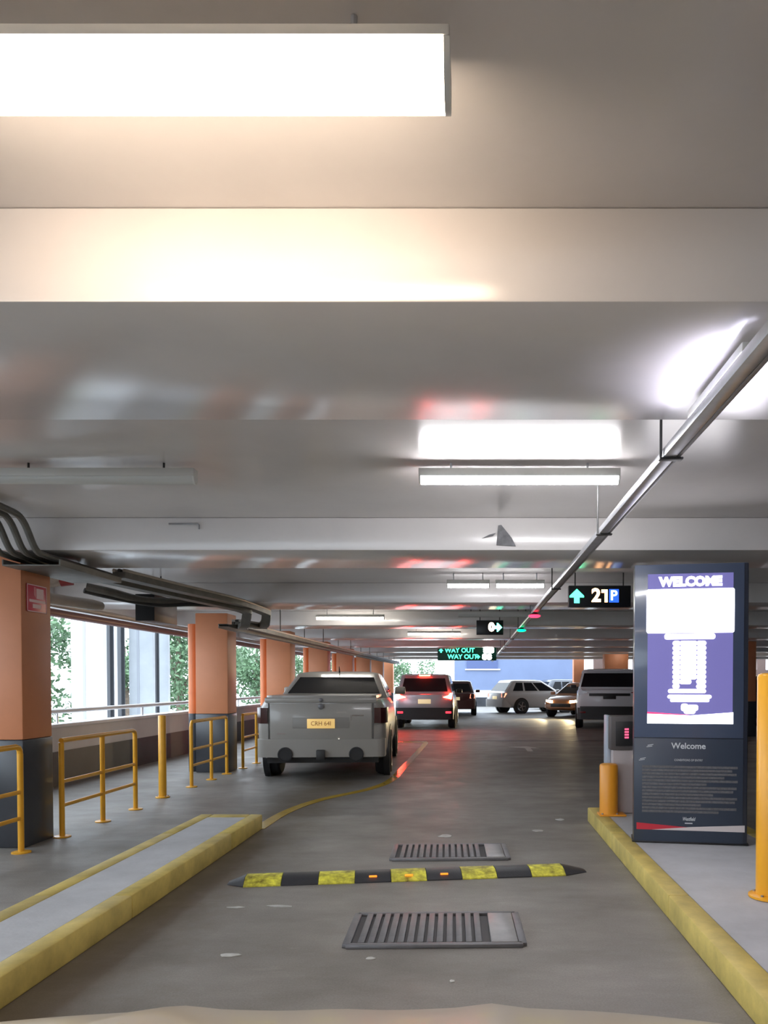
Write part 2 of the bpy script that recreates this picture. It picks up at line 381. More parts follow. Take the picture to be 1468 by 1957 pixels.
def bollard(label, x, y, z0, r, top, m, plate=.1, square=False):
    t = thing('bollard', label, 'bollard', (x, y, z0))
    h = top - z0
    MB().lathe([(r, .008), (r, h - r * .28), (r * .93, h - r * .12), (r * .75, h - .03 * r), (.001, h)], seg=28).build('post', m, t)
    if square: pl = MB().box((plate * .25, 0, .008), (plate * 2.2, plate * 1.6, .016), .003)
    else: pl = MB().lathe([(plate, 0), (plate, .012), (plate * .92, .018)], seg=28)
    pl.build('base_plate', m, t)
    for a in (45, 135, 225, 315):
        MB().lathe([(.009, .012), (.009, .026), (.001, .028)], (plate * .85 * math.cos(R(a)), plate * .72 * math.sin(R(a)), 0), seg=8).build('bolt', M_steel, t)
    return t
bollard('lone yellow post standing between two yellow railings', -3.85, 9.50, 0, .046, 1.02, M_yelpost, .085)
bollard('short fat orange bollard in front of the ticket machine', 1.305, 7.40, KH, .088, .645, mat('orange_enamel', (.88, .36, .03), .35), .115, True)
bollard('tall amber post at the right edge of the frame', 1.775, 4.56, KH, .088, 1.48, M_orangepost, .13)

# handrail on the parapet
hr = thing('handrail', 'silver tube handrail along the top of the left parapet', 'handrail', (XL - .09, 4.0, .85))
MB().tube([(0, -8, .17), (0, 38, .17)], .034, 12).build('top_rail', M_white, hr)
for i in range(16): MB().tube([(0, -4.3 + 2.77 * i, 0), (0, -4.3 + 2.77 * i, .16)], .018, 10).build('post', M_galv, hr)

# ------------------------------------------------------------------ ceiling luminaires
WARM, NEUT, COOL = (1.0, .79, .60), (.98, .97, 1.0), (.84, .82, 1.0)
def batten(label, p, L, lit=True, col=NEUT, strength=42, axis='X', wd=.075, drop=None, hgt=.05, dif=.045, rods=True, roofz=HC):
    """p = centre of the underside of the light cover"""
    t = thing('batten_light', label, 'ceiling light', (p[0], p[1], p[2]), 0 if axis == 'X' else 90, 'fluorescent batten lights')
    me = mat('lit_cover_%.2f_%.2f_%d' % (col[0], col[2], strength), (.9, .9, .88), .3, emit=col, estr=strength) if lit else M_lens_off
    MB().span((-L / 2, -wd * .5, dif), (L / 2, wd * .5, dif + hgt), .004).build('housing', M_batten, t)
    n = 10; prof = [(wd * .46 * math.cos(PI + PI * k / n), dif + dif * math.sin(PI + PI * k / n)) for k in range(n + 1)]
    MB().loft([[(x, a, b) for a, b in prof] for x in (-L / 2 + .012, L / 2 - .012)]).build('light_cover', me, t, 60)
    for s in (-1, 1):
        MB().loft([[(s * (L / 2 - .012), a * 1.04, b) for a, b in prof], [(s * L / 2, a * 1.04, b) for a, b in prof]]).build('end_cap', M_batten, t, 60)
    if rods:
        for s in (-.68, .68):
            MB().tube([(s * L / 2, 0, dif + hgt - .001), (s * L / 2, 0, roofz - p[2] - .001)], .007, 8).build('hanger_rod', M_dark if not lit else M_galv, t)
    return t
batten('big bright warm white batten light overhead at the upper left', (-.667, 1.61, EYE + 1.180), 1.24, True, WARM, 21, wd=.15, dif=.092, hgt=.022)
batten('unseen warm fill batten added behind and left of the viewing car bonnet', (-2.6, -2.55, EYE + 1.180), 1.24, True, WARM, 21, wd=.15, dif=.092, hgt=.022)  # added out of view as fill for the near ceiling
batten('unseen warm fill batten added behind the viewing car bonnet', (.3, -2.55, EYE + 1.180), 1.24, True, WARM, 21, wd=.15, dif=.092, hgt=.022)  # second added fill lamp, also out of view
batten('bright white batten light hanging right of centre', (.286, 4.82, EYE + 1.235), 1.25, True, NEUT, 65)
batten('unlit batten light near the left edge', (-2.35, 4.82, EYE + 1.235), 1.24, False)
batten('left one of two short bright lights hung side by side', (-.066, 9.62, EYE + 1.185), .535, True, NEUT, 34)
batten('right one of two short bright lights hung side by side', (.58, 9.62, EYE + 1.185), .61, True, NEUT, 34)
batten('lit batten light above the white ute', (-2.24, 14.0, EYE + 1.145), 1.24, True, (1, .95, .86), 34)
batten('lit batten light above the silver SUV', (-.93, 18.25, EYE + 1.13), 1.26, True, (1, .93, .84), 34)
batten('unlit batten light level with the small arrow sign', (.41, 12.7, EYE + 1.08), 1.33, False)
batten('unlit batten light left of the green exit sign, nearer one', (-1.15, 24.5, EYE + 1.08), 1.2, False)
batten('unlit batten light left of the green exit sign, farther one', (-1.35, 28.7, EYE + 1.08), 1.3, False)
batten('lit batten light far off right of the kiosk', (11.0, 28.6, EYE + 1.13), 1.3, True, (1, .9, .78), 30)
batten('short cool white light fixed along the cable trunking', (.885, 2.76, EYE + 1.012), .62, True, COOL, 85, axis='Y', hgt=.03, dif=.035, rods=False)
bl = thing('bulkhead_light', 'small round bulkhead light above the white four wheel drive', 'ceiling light', (5.62, 28.75, EYE + 1.20))
MB().lathe([(.14, .07), (.14, .168)], seg=20).build('base', M_batten, bl)
MB().lathe([(.001, -.05), (.07, -.04), (.115, 0), (.13, .07)], seg=20).build('globe', mat('lit_globe', (.9, .9, .9), .3, emit=(1, .95, .86), estr=12), bl, 60)

# ------------------------------------------------------------------ cable trunking along the lane
ct = thing('cable_trunking', 'long silver cable trunking running down the lane under the beams', 'trunking', (.84, 0, EYE + .985))
MB().span((-.027, -3, -.02), (.027, 35, .02), .004).build('channel', M_galv, ct)
MB().span((.030, -3, -.016), (.050, 35, .004), .003).build('conduit', M_steel, ct)
for yy in (-1.4, .9, 3.32, 5.0, 7.9, 10.9, 13.9, 16.9, 19.9, 22.9, 25.9, 28.9, 31.9, 34.6):
    k = ((yy - FIRST) % PITCHY); z1 = (HB if k < BW else HC) - (EYE + .985)
    h = MB().tube([(-.036, yy, -.024), (-.036, yy, z1 - .001)], .006, 8).build('hanger_rod', M_dark, ct)
    MB().span((-.044, yy - .02, -.030), (.056, yy + .02, -.0205), .002).build('saddle', M_dark, h)
def indicator(label, y, col):
    t = thing('bay_indicator', label, 'indicator light', (.84, y, EYE + .905), group='parking bay indicator lights')
    MB().lathe([(.05, .03), (.065, .036), (.03, .06)], seg=18).build('housing', M_blk, t)
    MB().lathe([(.001, -.012), (.05, -.008), (.08, .006), (.082, .022), (.05, .03)], seg=20).build('lens', mat('indicator_%.1f' % col[0], col, .3, emit=col, estr=3.0), t, 60)
    MB().tube([(0, 0, .058), (0, 0, .0596)], .02, 8).build('stem', M_blk, t)
indicator('red glowing bay indicator under the trunking', 10.6, (1, .03, .08))
indicator('green glowing bay indicator under the trunking', 13.5, (.0, .75, .25))

# ------------------------------------------------------------------ hanging guidance signs
def em(name, col, s): return mat(name, col, .4, emit=col, estr=s)
M_signblk = mat('sign_black', (.012, .014, .02), .35)
def arrow_poly(s, d):
    a = [(0, .5), (.5, .02), (.5, -.1), (.19, -.1), (.19, -.5), (-.19, -.5), (-.19, -.1), (-.5, -.1), (-.5, .02)]
    out = []
    for x, z in a:
        if d == 'right': x, z = z, -x
        out.append((x * s, z * s))
    return out
def hang(t, xs, z0, roof):
    for x in xs: MB().tube([(x, 0, z0), (x, 0, roof)], .008, 8).build('hanger_rod', M_dark, t)
g = thing('guidance_sign', 'black hanging sign with green up arrow, orange 21 and blue P', 'sign', (1.565, 9.6, 2.36))
MB().span((-.385, -.05, 0), (.385, .05, .265), .006).build('box', M_signblk, g)
ctx = bpy.context
MB().prism([(-.285 + x, -.053, .135 + z) for x, z in arrow_poly(.175, 'up')], (0, .004, 0)).build('arrow', em('led_green', (.05, .95, .45), 5), g)
text('digit', '2', .225, em('led_orange', (1, .50, .22), 6), g, (-.045, -.053, .137), bold=.009)
MB().prism([(x * .8 + .02, -.053, z) for x, z in ((.0, .215), (.095, .215), (.095, .058), (.05, .058), (.05, .175), (.0, .175))], (0, .004, 0)).build('digit', em('led_orange', (1, .50, .22), 6), g)
MB().span((.115, -.053, .055), (.235, -.050, .22), .001).build('parking_panel', em('led_blue', (.03, .14, .85), 1.0), g)
text('letter', 'P', .17, em('led_pale', (.62, .86, 1), 2.2), g, (.172, -.056, .137), bold=.004)
hang(g, (-.3, .3), .262, HC - 2.36 - .001)
g = thing('guidance_sign', 'small black hanging sign with lit digit and green right arrow', 'sign', (.30, 14.15, 2.30))
MB().span((-.245, -.05, 0), (.245, .05, .265), .006).build('box', M_signblk, g)
text('digit', '0', .20, em('led_cream', (1, .80, .55), 7), g, (.03, -.053, .135), bold=.015)
MB().prism([(.145 + x, -.053, .135 + z) for x, z in arrow_poly(.16, 'right')], (0, .004, 0)).build('arrow', em('led_green2', (.12, 1, .62), 6), g)
hang(g, (-.18, .18), .262, HC - 2.30 - .001)
g = thing('exit_sign', 'wide green way out sign with glaring white numerals', 'sign', (-.20, 26.9, 2.20))
MB().span((-1.05, -.06, 0), (1.0, .06, .47), .008).build('box', mat('sign_dark_green', (.0, .10, .06), .4), g)
M_g = em('led_teal', (.08, .85, .50), 2.2)
text('lettering', 'WAY OUT', .22, M_g, g, (-.28, -.063, .345), bold=.006); text('lettering', 'WAY OUT', .22, M_g, g, (-.18, -.063, .125), bold=.006)
MB().prism([(-.93 + x, -.063, .345 + z) for x, z in arrow_poly(.15, 'up')], (0, .004, 0)).build('arrow', M_g, g)
MB().prism([(.36 + x, -.063, .125 + z) for x, z in arrow_poly(.15, 'right')], (0, .004, 0)).build('arrow', M_g, g)
M_wl = em('led_white', (.95, 1, .98), 9)
text('numerals', '88', .26, M_wl, g, (.73, -.063, .35), bold=.02, sx=1.35); text('numerals', '88', .26, M_wl, g, (.67, -.063, .12), bold=.02, sx=1.2)
hang(g, (-.8, .8), .465, HC - 2.20 - .001)

# ------------------------------------------------------------------ services by the left wall
for i, (dx, lab) in enumerate([(0, 'rightmost'), (-.13, 'second from right'), (-.26, 'third from right'), (-.39, 'leftmost')]):
    x = -3.53 + dx * .8
    c = MB().tube(smooth_path([(x, 3.7, HC - .05), (x, 5.2, HC - .05), (x, 5.85, HC - .055), (x, 6.05, HC - .10), (x, 6.22, HB - .02), (x, 6.36, HB - .05), (x, 6.7, HB - .055), (x, 7.5, HB - .055)], 6), .026, 10).build('conduit', M_tray)
    tag(c, '%s of four grey conduits stepping down over the nearest pillar' % lab, 'conduit', 'conduits over the nearest pillar')
t1 = thing('cable_tray', 'flat dusty cable tray running past the nearest pillar head', 'cable tray', (-3.62, 6.4, HB - .125))
MB().span((-.26, -.05, -.012), (.22, 1.05, 0), .003).build('tray_bed', M_tray, t1)
for s in (-.26, .21): MB().span((s, -.05, 0), (s + .01, 1.05, .04)).build('tray_side', M_tray, t1)
pth = [((-3.47, 7.55, 1.055), (-3.30, 8.6, 1.045), (-3.10, 10.0, 1.045), (-3.06, 11.25, 1.03), (-3.07, 11.42, 1.00), (-3.12, 11.55, .89), (-3.25, 11.9, .86), (-3.50, 13.2, .86), (-3.52, 36, .93)),
       ((-3.75, 7.55, 1.040), (-3.55, 8.6, 1.025), (-3.25, 10.0, 1.005), (-3.13, 10.55, .985), (-3.14, 10.68, .95), (-3.20, 10.80, .82), (-3.34, 11.2, .80), (-3.64, 13.2, .82), (-3.66, 36, .91))]
for pp, lab in zip(pth, ('right', 'left')):
    t = thing('cable_tray', 'dusty cable tray dipping under the beams towards the far end, %s one' % lab, 'cable tray', (0, 0, 0), group='cable trays above the railings')
    P = smooth_path([(a, b, EYE + c) for a, b, c in pp], 6); rings = []
    for i, p in enumerate(P):
        tt = (P[min(i + 1, len(P) - 1)] - P[max(i - 1, 0)]).normalized(); n = tt.cross(Vector((0, 0, 1)))
        if n.length < .2: n = Vector((1, 0, 0))
        n.normalize(); n = Vector((1, 0, 0)) * .75 + n * .25; n.normalize(); u = n.cross(tt).normalized()
        rings.append([p - n * .065 - u * .03, p + n * .065 - u * .03, p + n * .065 + u * .03, p - n * .065 + u * .03])
    MB().loft(rings).build('tray_bed', M_tray, t)
    if lab == 'right':
        for yy in range(14, 36, 2):
            k = ((yy - FIRST) % PITCHY); z1 = HB if k < BW else HC
            MB().tube([(-3.51, yy, EYE + .90), (-3.51, yy, z1 - .001)], .010, 6).build('hanger_rod', M_tray, t)
        for k, off in enumerate((-.05, .0, .05)):
            MB().tube([p + Vector((off, 0, .045)) for p in P], .018, 8).build('cable', M_dark if k % 2 else M_pipe, t)
fp = MB().tube([(XL + .12, -2, 2.36), (XL + .12, 36, 2.36)], .055, 12).build('sprinkler_pipe', M_pipered)
tag(fp, 'long brownish red pipe along the head of the left openings', 'pipe')
fp = MB().tube([(XL + .16, -2, 2.465), (XL + .16, 36, 2.465)], .038, 12).build('sprinkler_pipe', M_pipe); tag(fp, 'thin cream pipe above the brownish red pipe at the left openings', 'pipe')
el = thing('pipe_elbow', 'fat cream drain pipe bend with a dark red flange behind the nearest pillar', 'pipe', (-4.9, 7.9, 2.44))
MB().tube(smooth_path([(-.35, -.3, .12), (-.1, -.05, .10), (.2, .1, .06), (.45, .2, .08), (.55, .25, .12)], 5), .10, 16).build('pipe', M_pipe, el)
MB().tube([(.53, .235, .11), (.64, .275, .13)], .115, 18).build('flange', M_red, el)
e2 = MB().tube([(-4.75, 7.1, 2.32), (-4.40, 8.9, 2.32), (-4.375, 9.05, 2.32)], .062, 14, radii=[.062, .062, .05]).build('capped_pipe', M_pipe); tag(e2, 'cream pipe with a rounded end below the flanged drain bend', 'pipe')
cb = thing('cable_bundle', 'drooping dark cable bundle between the pipe flange and the cable trays', 'cable', (0, 0, 0))
MB().tube(smooth_path([(-4.20, 8.36, 2.46), (-4.0, 8.5, 2.42), (-3.85, 8.9, 2.38), (-3.66, 9.3, 2.40), (-3.40, 9.9, 2.44), (-3.22, 10.2, 2.44)], 6), .045, 10).build('cable', M_tray, cb)
MB().tube(smooth_path([(-4.22, 8.36, 2.42), (-4.0, 8.6, 2.37), (-3.75, 9.1, 2.345), (-3.5, 9.6, 2.40), (-3.30, 10.05, 2.43)], 6), .03, 10).build('cable', M_dark, cb)
sb = thing('sign_box', 'brown box sign hanging edge on below the cable trays', 'sign', (-4.07, 9.92, 2.19))
MB().span((-.115, -.37, 0), (.115, .37, .33), .006).build('box', mat('sign_box_brown', (.13, .07, .05), .5, var=.1), sb)
MB().span((-.117, -.376, .0), (.117, -.368, .33), .002).build('end_plate', mat('matt_black', (.02, .02, .02), .9, spec=.1), sb)
hang(sb, (-.05, .05), .328, HC - 2.19 - .001)
# on the second beam
cp = MB().tube([(-2.52, 6.39, 2.735), (-2.28, 6.39, 2.735), (-2.27, 6.39, 2.725), (-2.27, 6.39, 2.69)], .007, 8).build('bent_conduit', M_steel); tag(cp, 'short bent conduit fixed to the second beam', 'conduit')
fpn = thing('torn_flap', 'dark grey torn flap stuck on the second beam', 'debris', (.26, 6.395, 2.56))
mfl = mat('grey_flap', (.17, .17, .18), .7, var=.3, scale=20)
MB().prism([(-.07, 0, .0), (.09, 0, -.01), (.055, 0, .06), (-.03, 0, .165), (-.055, 0, .16)], (0, -.012, 0)).build('flap', mfl, fpn)
MB().prism([(-.19, 0, .055), (-.10, 0, .075), (-.075, 0, .10), (-.13, 0, .085)], (0, -.008, 0)).build('flap', mfl, fpn)

# ------------------------------------------------------------------ welcome kiosk
def kiosk():
    W, H, D = .875, 2.215, .24
    t = thing('welcome_kiosk', 'tall dark navy welcome kiosk with bright purple screen', 'kiosk', (1.715, 6.08, KH), -10)
    MB().span((-W / 2, 0, 0), (W / 2, D, H), .012).build('body', mat('kiosk_navy', (.030, .036, .055), .3, coat=.3), t)
    mfr = mat('kiosk_frame', (.07, .095, .16), .28, coat=.4)  # bluish glow of the screen is put into the surround colour
    y = -.006
    def px(x, yy): return ((x - 1310) * .00421, (1615 - yy) * .00414)
    def quad(name, x0, x1, ya, yb, m, th=.003, parent=None, yo=0, bev=0):
        a = px(x0, yb); b = px(x1, ya); return MB().span((a[0], y - th - yo, a[1]), (b[0], y - yo, b[1]), bev).build(name, m, parent or t)
    MB().span((-W / 2 + .004, -.006, .84), (W / 2 - .035, .001, H - .004), .002).build('screen_surround', mfr, t)
    lp = MB().span((-W / 2 + .004, -.006, .004), (W / 2 - .035, .001, .834), .002).build('lower_panel', mat('kiosk_lower', (.045, .06, .09), .35), t)
    sc = quad('screen', 1231, 1386, 1099, 1385, em('screen_purple', (.125, .115, .31), .75))
    wh = em('screen_white', (1, .98, 1), 3.2)
    text('welcome_heading', 'WELCOME', .098, wh, sc, (px(1309, 0)[0], y - .005, px(0, 1115)[1]), bold=.006, sx=1.0)
    def rr(name, x0, x1, ya, yb, r, m, par=sc, yo=.004):
        a = px(x0, yb); b = px(x1, ya); r *= .0042; pts = []
        for cx, cz, a0 in ((b[0] - r, b[1] - r, 0), (a[0] + r, b[1] - r, 90), (a[0] + r, a[1] + r, 180), (b[0] - r, a[1] + r, 270)):
            for k in range(5): pts.append((cx + r * math.cos(R(a0 + 22.5 * k)), y - yo, cz + r * math.sin(R(a0 + 22.5 * k))))
        return MB().prism(pts, (0, -.0015, 0)).build(name, m, par)
    rr('notice_box', 1229, 1388, 1128, 1212, 4, wh)
    rr('text_row', 1262, 1354, 1213.5, 1224, 4, wh)
    yy = 1227
    for i in range(10):
        if i < 9: rr('text_row', 1277, 1291.5, yy, yy + 9.2, 4.5, wh); rr('text_row', 1290.5, 1321 if i < 8 else 1311, yy, yy + 9.2, 3.5, wh, yo=.0045)
        else: rr('text_row', 1277, 1290, yy, yy + 8.5, 4, wh)
        rr('text_row', 1320.3, 1338, yy, yy + 9.2, 4.5, wh); yy += 9.15
    rr('text_row', 1269, 1338, 1319, 1326.5, 3.7, wh)
    rr('text_row', 1268, 1348, 1330, 1337, 3.5, wh); rr('text_row', 1273, 1344, 1337, 1343.5, 3, wh)
    rr('logo_mark', 1293, 1306, 1347, 1361, 4, wh); rr('logo_mark', 1304, 1324, 1349, 1360, 4, wh); rr('logo_mark', 1298, 1319, 1357, 1366, 4, wh)
    a = px(1231, 1385); b = px(1387, 1363)
    MB().prism([(a[0], y - .004, b[1] - .014), (0, y - .004, b[1] - .026), (b[0], y - .004, b[1]), (b[0], y - .004, a[1]), (a[0], y - .004, a[1])], (0, -.0015, 0)).build('white_swoosh', wh, sc)
    MB().prism([(a[0], y - .004, b[1]), (0, y - .004, b[1] - .022), (a[0], y - .004, b[1] - .0145)], (0, -.0015, 0)).build('red_swoosh', em('screen_red', (.9, .03, .12), 1.4), sc)
    mp = mat('pale_print', (.62, .66, .70), .5)
    text('welcome_lettering', 'Welcome', .066, mp, lp, (px(1307, 0)[0], y - .002, px(0, 1428)[1]), bold=.0012)
    text('conditions_lettering', 'CONDITIONS OF ENTRY', .023, mp, lp, (px(1307, 0)[0], y - .002, px(0, 1455)[1]), sx=.85)
    mg = mat('grey_print', (.125, .125, .135), .6, var=.25, scale=60)
    ends = [1396, 1386, 1394, 1372, 1396, 1340, 1394, 1388, 1352, 1395, 1391, 1330, 1394, 1362]
    for i, e in enumerate(ends):
        a = px(1222, 1466 + i * 6.6 + 4.6); b = px(e, 1466 + i * 6.6)
        MB().span((a[0], y - .0018, a[1]), (b[0], y, b[1])).build('print_line', mg, lp)
    text('logo_lettering', 'Westfield', .040, mp, lp, (px(1308, 0)[0], y - .002, px(0, 1568)[1]), shear=.3, sx=.62, bold=.0008)
    MB().span((px(1301, 0)[0], y - .0018, px(0, 1577)[1]), (px(1315, 0)[0], y, px(0, 1575)[1])).build('print_line', mp, lp)
    a = px(1212, 1590); b = px(1409, 1577)
    MB().prism([(a[0], y, b[1]), (px(1308, 0)[0], y, b[1] - .028), (px(1245, 0)[0], y, a[1]), (a[0], y, a[1])], (0, -.002, 0)).build('red_swoosh', mat('swoosh_red', (.62, .035, .06), .4), lp)
    MB().prism([(b[0], y, b[1]), (px(1308, 0)[0], y, b[1] - .026), (px(1240, 0)[0], y, a[1]), (b[0], y, a[1])], (0, -.0025, 0)).build('white_swoosh', mat('swoosh_white', (.72, .66, .66), .4), lp)
    for (x0, z0) in ((1230, 1431), (1216, 1457)):  # pale strokes modelled as glints on the lower panel
        for k in range(2):
            a = px(x0 + 2 * k, z0 - 3 * k); MB().prism([(a[0], y, a[1]), (a[0] + .045, y, a[1] + .008), (a[0] + .045, y, a[1] + .013), (a[0], y, a[1] + .005)], (0, -.0018, 0)).build('painted_glint', mp, lp)
    MB().span((-W / 2 - .01, -.01, 0), (W / 2 + .01, D + .01, .012), .003).build('plinth', M_blk, t)
kiosk()

# ticket machine behind the bollard
tm = thing('ticket_machine', 'grey ticket machine with red digits, half hidden by the kiosk', 'ticket machine', (1.56, 7.66, KH))
mtm = mat('machine_grey', (.46, .41, .41), .45, var=.05); mts = mat('machine_lit_side', (.40, .46, .54), .4)  # blue-grey puts the lit left side into the panel colour
MB().span((-.20, -.16, 0), (.24, .10, .62), .012).build('pedestal', mtm, tm)
MB().span((-.225, -.18, .62), (.26, .12, .95), .012).build('head', mat('machine_dark', (.10, .09, .09), .4), tm)
MB().span((-.24, -.05, .0), (-.20, .125, .955), .01).build('side_panel', mts, tm)
dp = MB().span((-.175, -.19, .66), (.22, -.178, .90), .004).build('display', M_blk, tm)
mled = em('led_pink', (1, .12, .25), .9)
for i in range(4): MB().span((-.09, -.194, .735 + i * .027), (-.05, -.190, .752 + i * .027)).build('led_row', mled, dp)
MB().box((0.02, -.165, .555), (.05, .012, .04), .004).build('push_button', em('button_white', (1, .95, .8), .8), tm)
MB().span((.10, -.168, .02), (.112, -.159, .60)).build('door_edge', M_dark, tm)

# ------------------------------------------------------------------ vehicles
def half(hw, zb, zt, crown, sh=0):
    h = zt - zb
    if sh: return [(0, zb), (hw * .78, zb), (hw * .93, zb + .05), (hw * .985, zb + .22 * h), (hw, zb + .48 * h), (hw * .99, zb + .70 * h), (hw * .955, zt - .13), (hw * .885, zt - .035), (hw * .6, zt + crown * .65), (0, zt + crown)]
    p = [(0, zb), (hw * .78, zb), (hw * .93, zb + .05), (hw * .985, zb + .22 * h), (hw, zb + .48 * h), (hw * .99, zb + .74 * h), (hw * .965, zt - .05), (hw * .925, zt - .012), (hw * .6, zt + crown * .65), (0, zt + crown)]
    return p
def ring(y, hw, zb, zt, crown=.01, sh=0):
    p = half(hw, zb, zt, crown, sh); return [(x, y, z) for x, z in p] + [(-x, y, z) for x, z in p[-2:0:-1]]
def rrect(y0, y1, hw, z, r=.16, n=5):
    out = []
    for cx, cy, a0 in ((hw - r, y1 - r, 0), (-hw + r, y1 - r, 90), (-hw + r, y0 + r, 180), (hw - r, y0 + r, 270)):
        for k in range(n): a = R(a0 + 90 * k / (n - 1)); out.append((cx + r * math.cos(a), cy + r * math.sin(a), z))
    return out
def wheel(parent, x, y, r, wd, side):
    prof = [(r * .62, -wd / 2), (r * .9, -wd / 2), (r * .98, -wd * .38), (r, -wd * .2), (r, wd * .2), (r * .98, wd * .38), (r * .9, wd / 2), (r * .62, wd / 2)]
    wo = MB().lathe(prof, (0, 0, 0), 'X', 28).build('wheel', M_rub, parent); wo.location = (x, y, r)
    rm = MB().lathe([(r * .62, side * wd * .36), (r * .64, side * wd * .5 + side * .004), (r * .56, side * wd * .46), (r * .52, side * wd * .38)], (0, 0, 0), 'X', 24)
    for k in range(5):
        a = 2 * PI * k / 5; rm.box((side * (wd * .44), r * .32 * math.cos(a), r * .32 * math.sin(a)), (.03, r * .56, r * .13), 0, Matrix.Rotation(a, 3, 'X'))
    rm.lathe([(r * .13, side * wd * .3), (r * .13, side * wd * .5)], (0, 0, 0), 'X', 12)
    rm.build('rim', M_rim, wo)
def vehicle(name, label, loc, rz, kind, paint, L, W, H, belt, lights=None, plate=M_platew, group='parked and queuing cars', bumper_dark=False, rwx=.85):
    """rear centre on the ground at the origin, nose towards +y"""
    t = thing(name, label, 'car', loc, rz, group); hw = W / 2
    ute = kind == 'ute'
    zb = .36 if ute else .30; nose = .72 * belt / 1.0
    fb = L - 1.15; ctop = belt
    st = [(0, .87, zb + .05, belt - .03), (.03, .925, zb + .015, belt - .008), (.12, .965, zb, belt), (.40, .99, .27, belt), (1.0, 1.0, .25, belt), (L * .5, 1.0, .24, belt - .02), (fb, .99, .25, belt - .04), (fb + .4, .97, .26, belt - .09), (L - .35, .93, .28, belt - .19), (L - .10, .86, .32, belt - .27), (L, .74, .38, belt - .36)]
    if ute: st[0] = (0, .885, zb + .03, belt - .02)
    MB().loft([ring(y, hw * s, a, b, .012 if y < fb else .03, ute) for y, s, a, b in st]).build('body', paint, t, 40)
    # cabin
    if ute: b0, b1, r0, r1 = 1.55, fb + .05, 2.25, 3.25
    elif kind == 'suv': b0, b1, r0, r1 = .06, fb + .05, .26, L - 2.05
    elif kind == 'hatch': b0, b1, r0, r1 = .08, fb + .05, .55, L - 2.1
    else: b0, b1, r0, r1 = .55, fb + .05, 1.15, L - 2.2
    hb, ht = hw * .93, hw * (.74 if ute else .80 if kind == 'suv' else .74)
    zr = H - .05
    MB().loft([rrect(b0, b1, hb, belt - .03), rrect(b0 + (r0 - b0) * .97, b1 + (r1 - b1) * .97, ht + (hb - ht) * .04, zr - .01), rrect(r0 + .05, r1 - .06, ht - .03, zr + .02), rrect(r0 + .2, r1 - .25, ht - .16, H - .008), rrect(r0 + .4, r1 - .5, ht - .34, H, .1)]).build('cabin', paint, t, 50)
    def face_pt(y, s, tt): return None
    def pane(name, pts, m=M_glass):
        P = [Vector(p) for p in pts]; n = (P[1] - P[0]).cross(P[2] - P[1]).normalized()
        cen = sum(P, Vector()) / len(P)
        if n.dot(cen - Vector((0, L * .5, .8))) < 0: n = -n
        return MB().prism([p + n * .004 for p in P], n * .006).build(name, m, t)
    zz = lambda k: belt - .03 + (zr - belt + .02) * k
    def rear(k): return b0 + (r0 - b0) * k
    def front(k): return b1 + (r1 - b1) * k
    def wid(k): return hb + (ht - hb) * k
    k0, k1 = (.17, .86)
    pane('rear_window', [(-wid(k0) * rwx, rear(k0), zz(k0)), (wid(k0) * rwx, rear(k0), zz(k0)), (wid(k1) * (rwx - .02), rear(k1), zz(k1)), (-wid(k1) * (rwx - .02), rear(k1), zz(k1))])
    pane('windscreen', [(-wid(k0) * .86, front(k0), zz(k0)), (wid(k0) * .86, front(k0), zz(k0)), (wid(k1) * .84, front(k1), zz(k1)), (-wid(k1) * .84, front(k1), zz(k1))])
    for s in (-1, 1):
        cuts = [(.10, .97)] if ute else ([(.09, .30), (.34, .60), (.635, .95)] if kind in ('suv', 'hatch') else [(.10, .48), (.52, .95)])
        for a, b in cuts:
            def lerp(k, u): return rear(k) + .10 + (front(k) - rear(k) - .2) * u
            pane('side_window', [(s * wid(k0), lerp(k0, a), zz(k0)), (s * wid(k0), lerp(k0, b), zz(k0)), (s * wid(k1), lerp(k1, b), zz(k1)), (s * wid(k1), lerp(k1, a), zz(k1))])
    # wheels and arches
    r = .335 if kind in ('sedan', 'hatch') else .36; wd = .24
    for y in (1.02 if ute else .92, L - .92):
        for s in (-1, 1):
            MB().lathe([(r + .065, s * (hw - .09)), (r + .06, s * (hw + .006)), (r - .02, s * (hw + .006))], (0, y, r), 'X', 26).build('wheel_arch', M_blk, t)
            wheel(t, s * (hw - wd / 2 + .022), y, r, wd, s)
    # mirrors, bumpers, plate
    for s in (-1, 1):
        MB().box((s * (hw + .09), fb - .28, belt + .06), (.20, .10, .14), .03).build('mirror', M_blk if kind == 'suv' else paint, t)
    bz = zb + (.26 if ute else .36)
    mbp = M_blk if bumper_dark else paint
    MB().loft([rrect(-.055 if not ute else -.05, .45, hw * .965, z, .12) for z in (zb + .005, zb + .03, bz - .03, bz)]).build('rear_bumper', mbp, t, 40)
    pz = {'ute': .84, 'suv': belt - .23, 'hatch': belt - .25, 'sedan': belt - .24}[kind]
    p = MB().box((0 if not ute else .0, -.012, pz), (.39, .016, .136), .005).build('number_plate', plate, t)
    text('plate_characters', 'CRH 64I' if ute else 'ABC 123', .088, M_ink, p, (0, -.022, pz), sx=.92) if ute else None
    # lights
    on = lights == 'brake'
    ml = em('brake_red_lit', (1, .04, .02), 110) if on else mat('tail_red', (.16, .015, .018), .15, coat=.5)
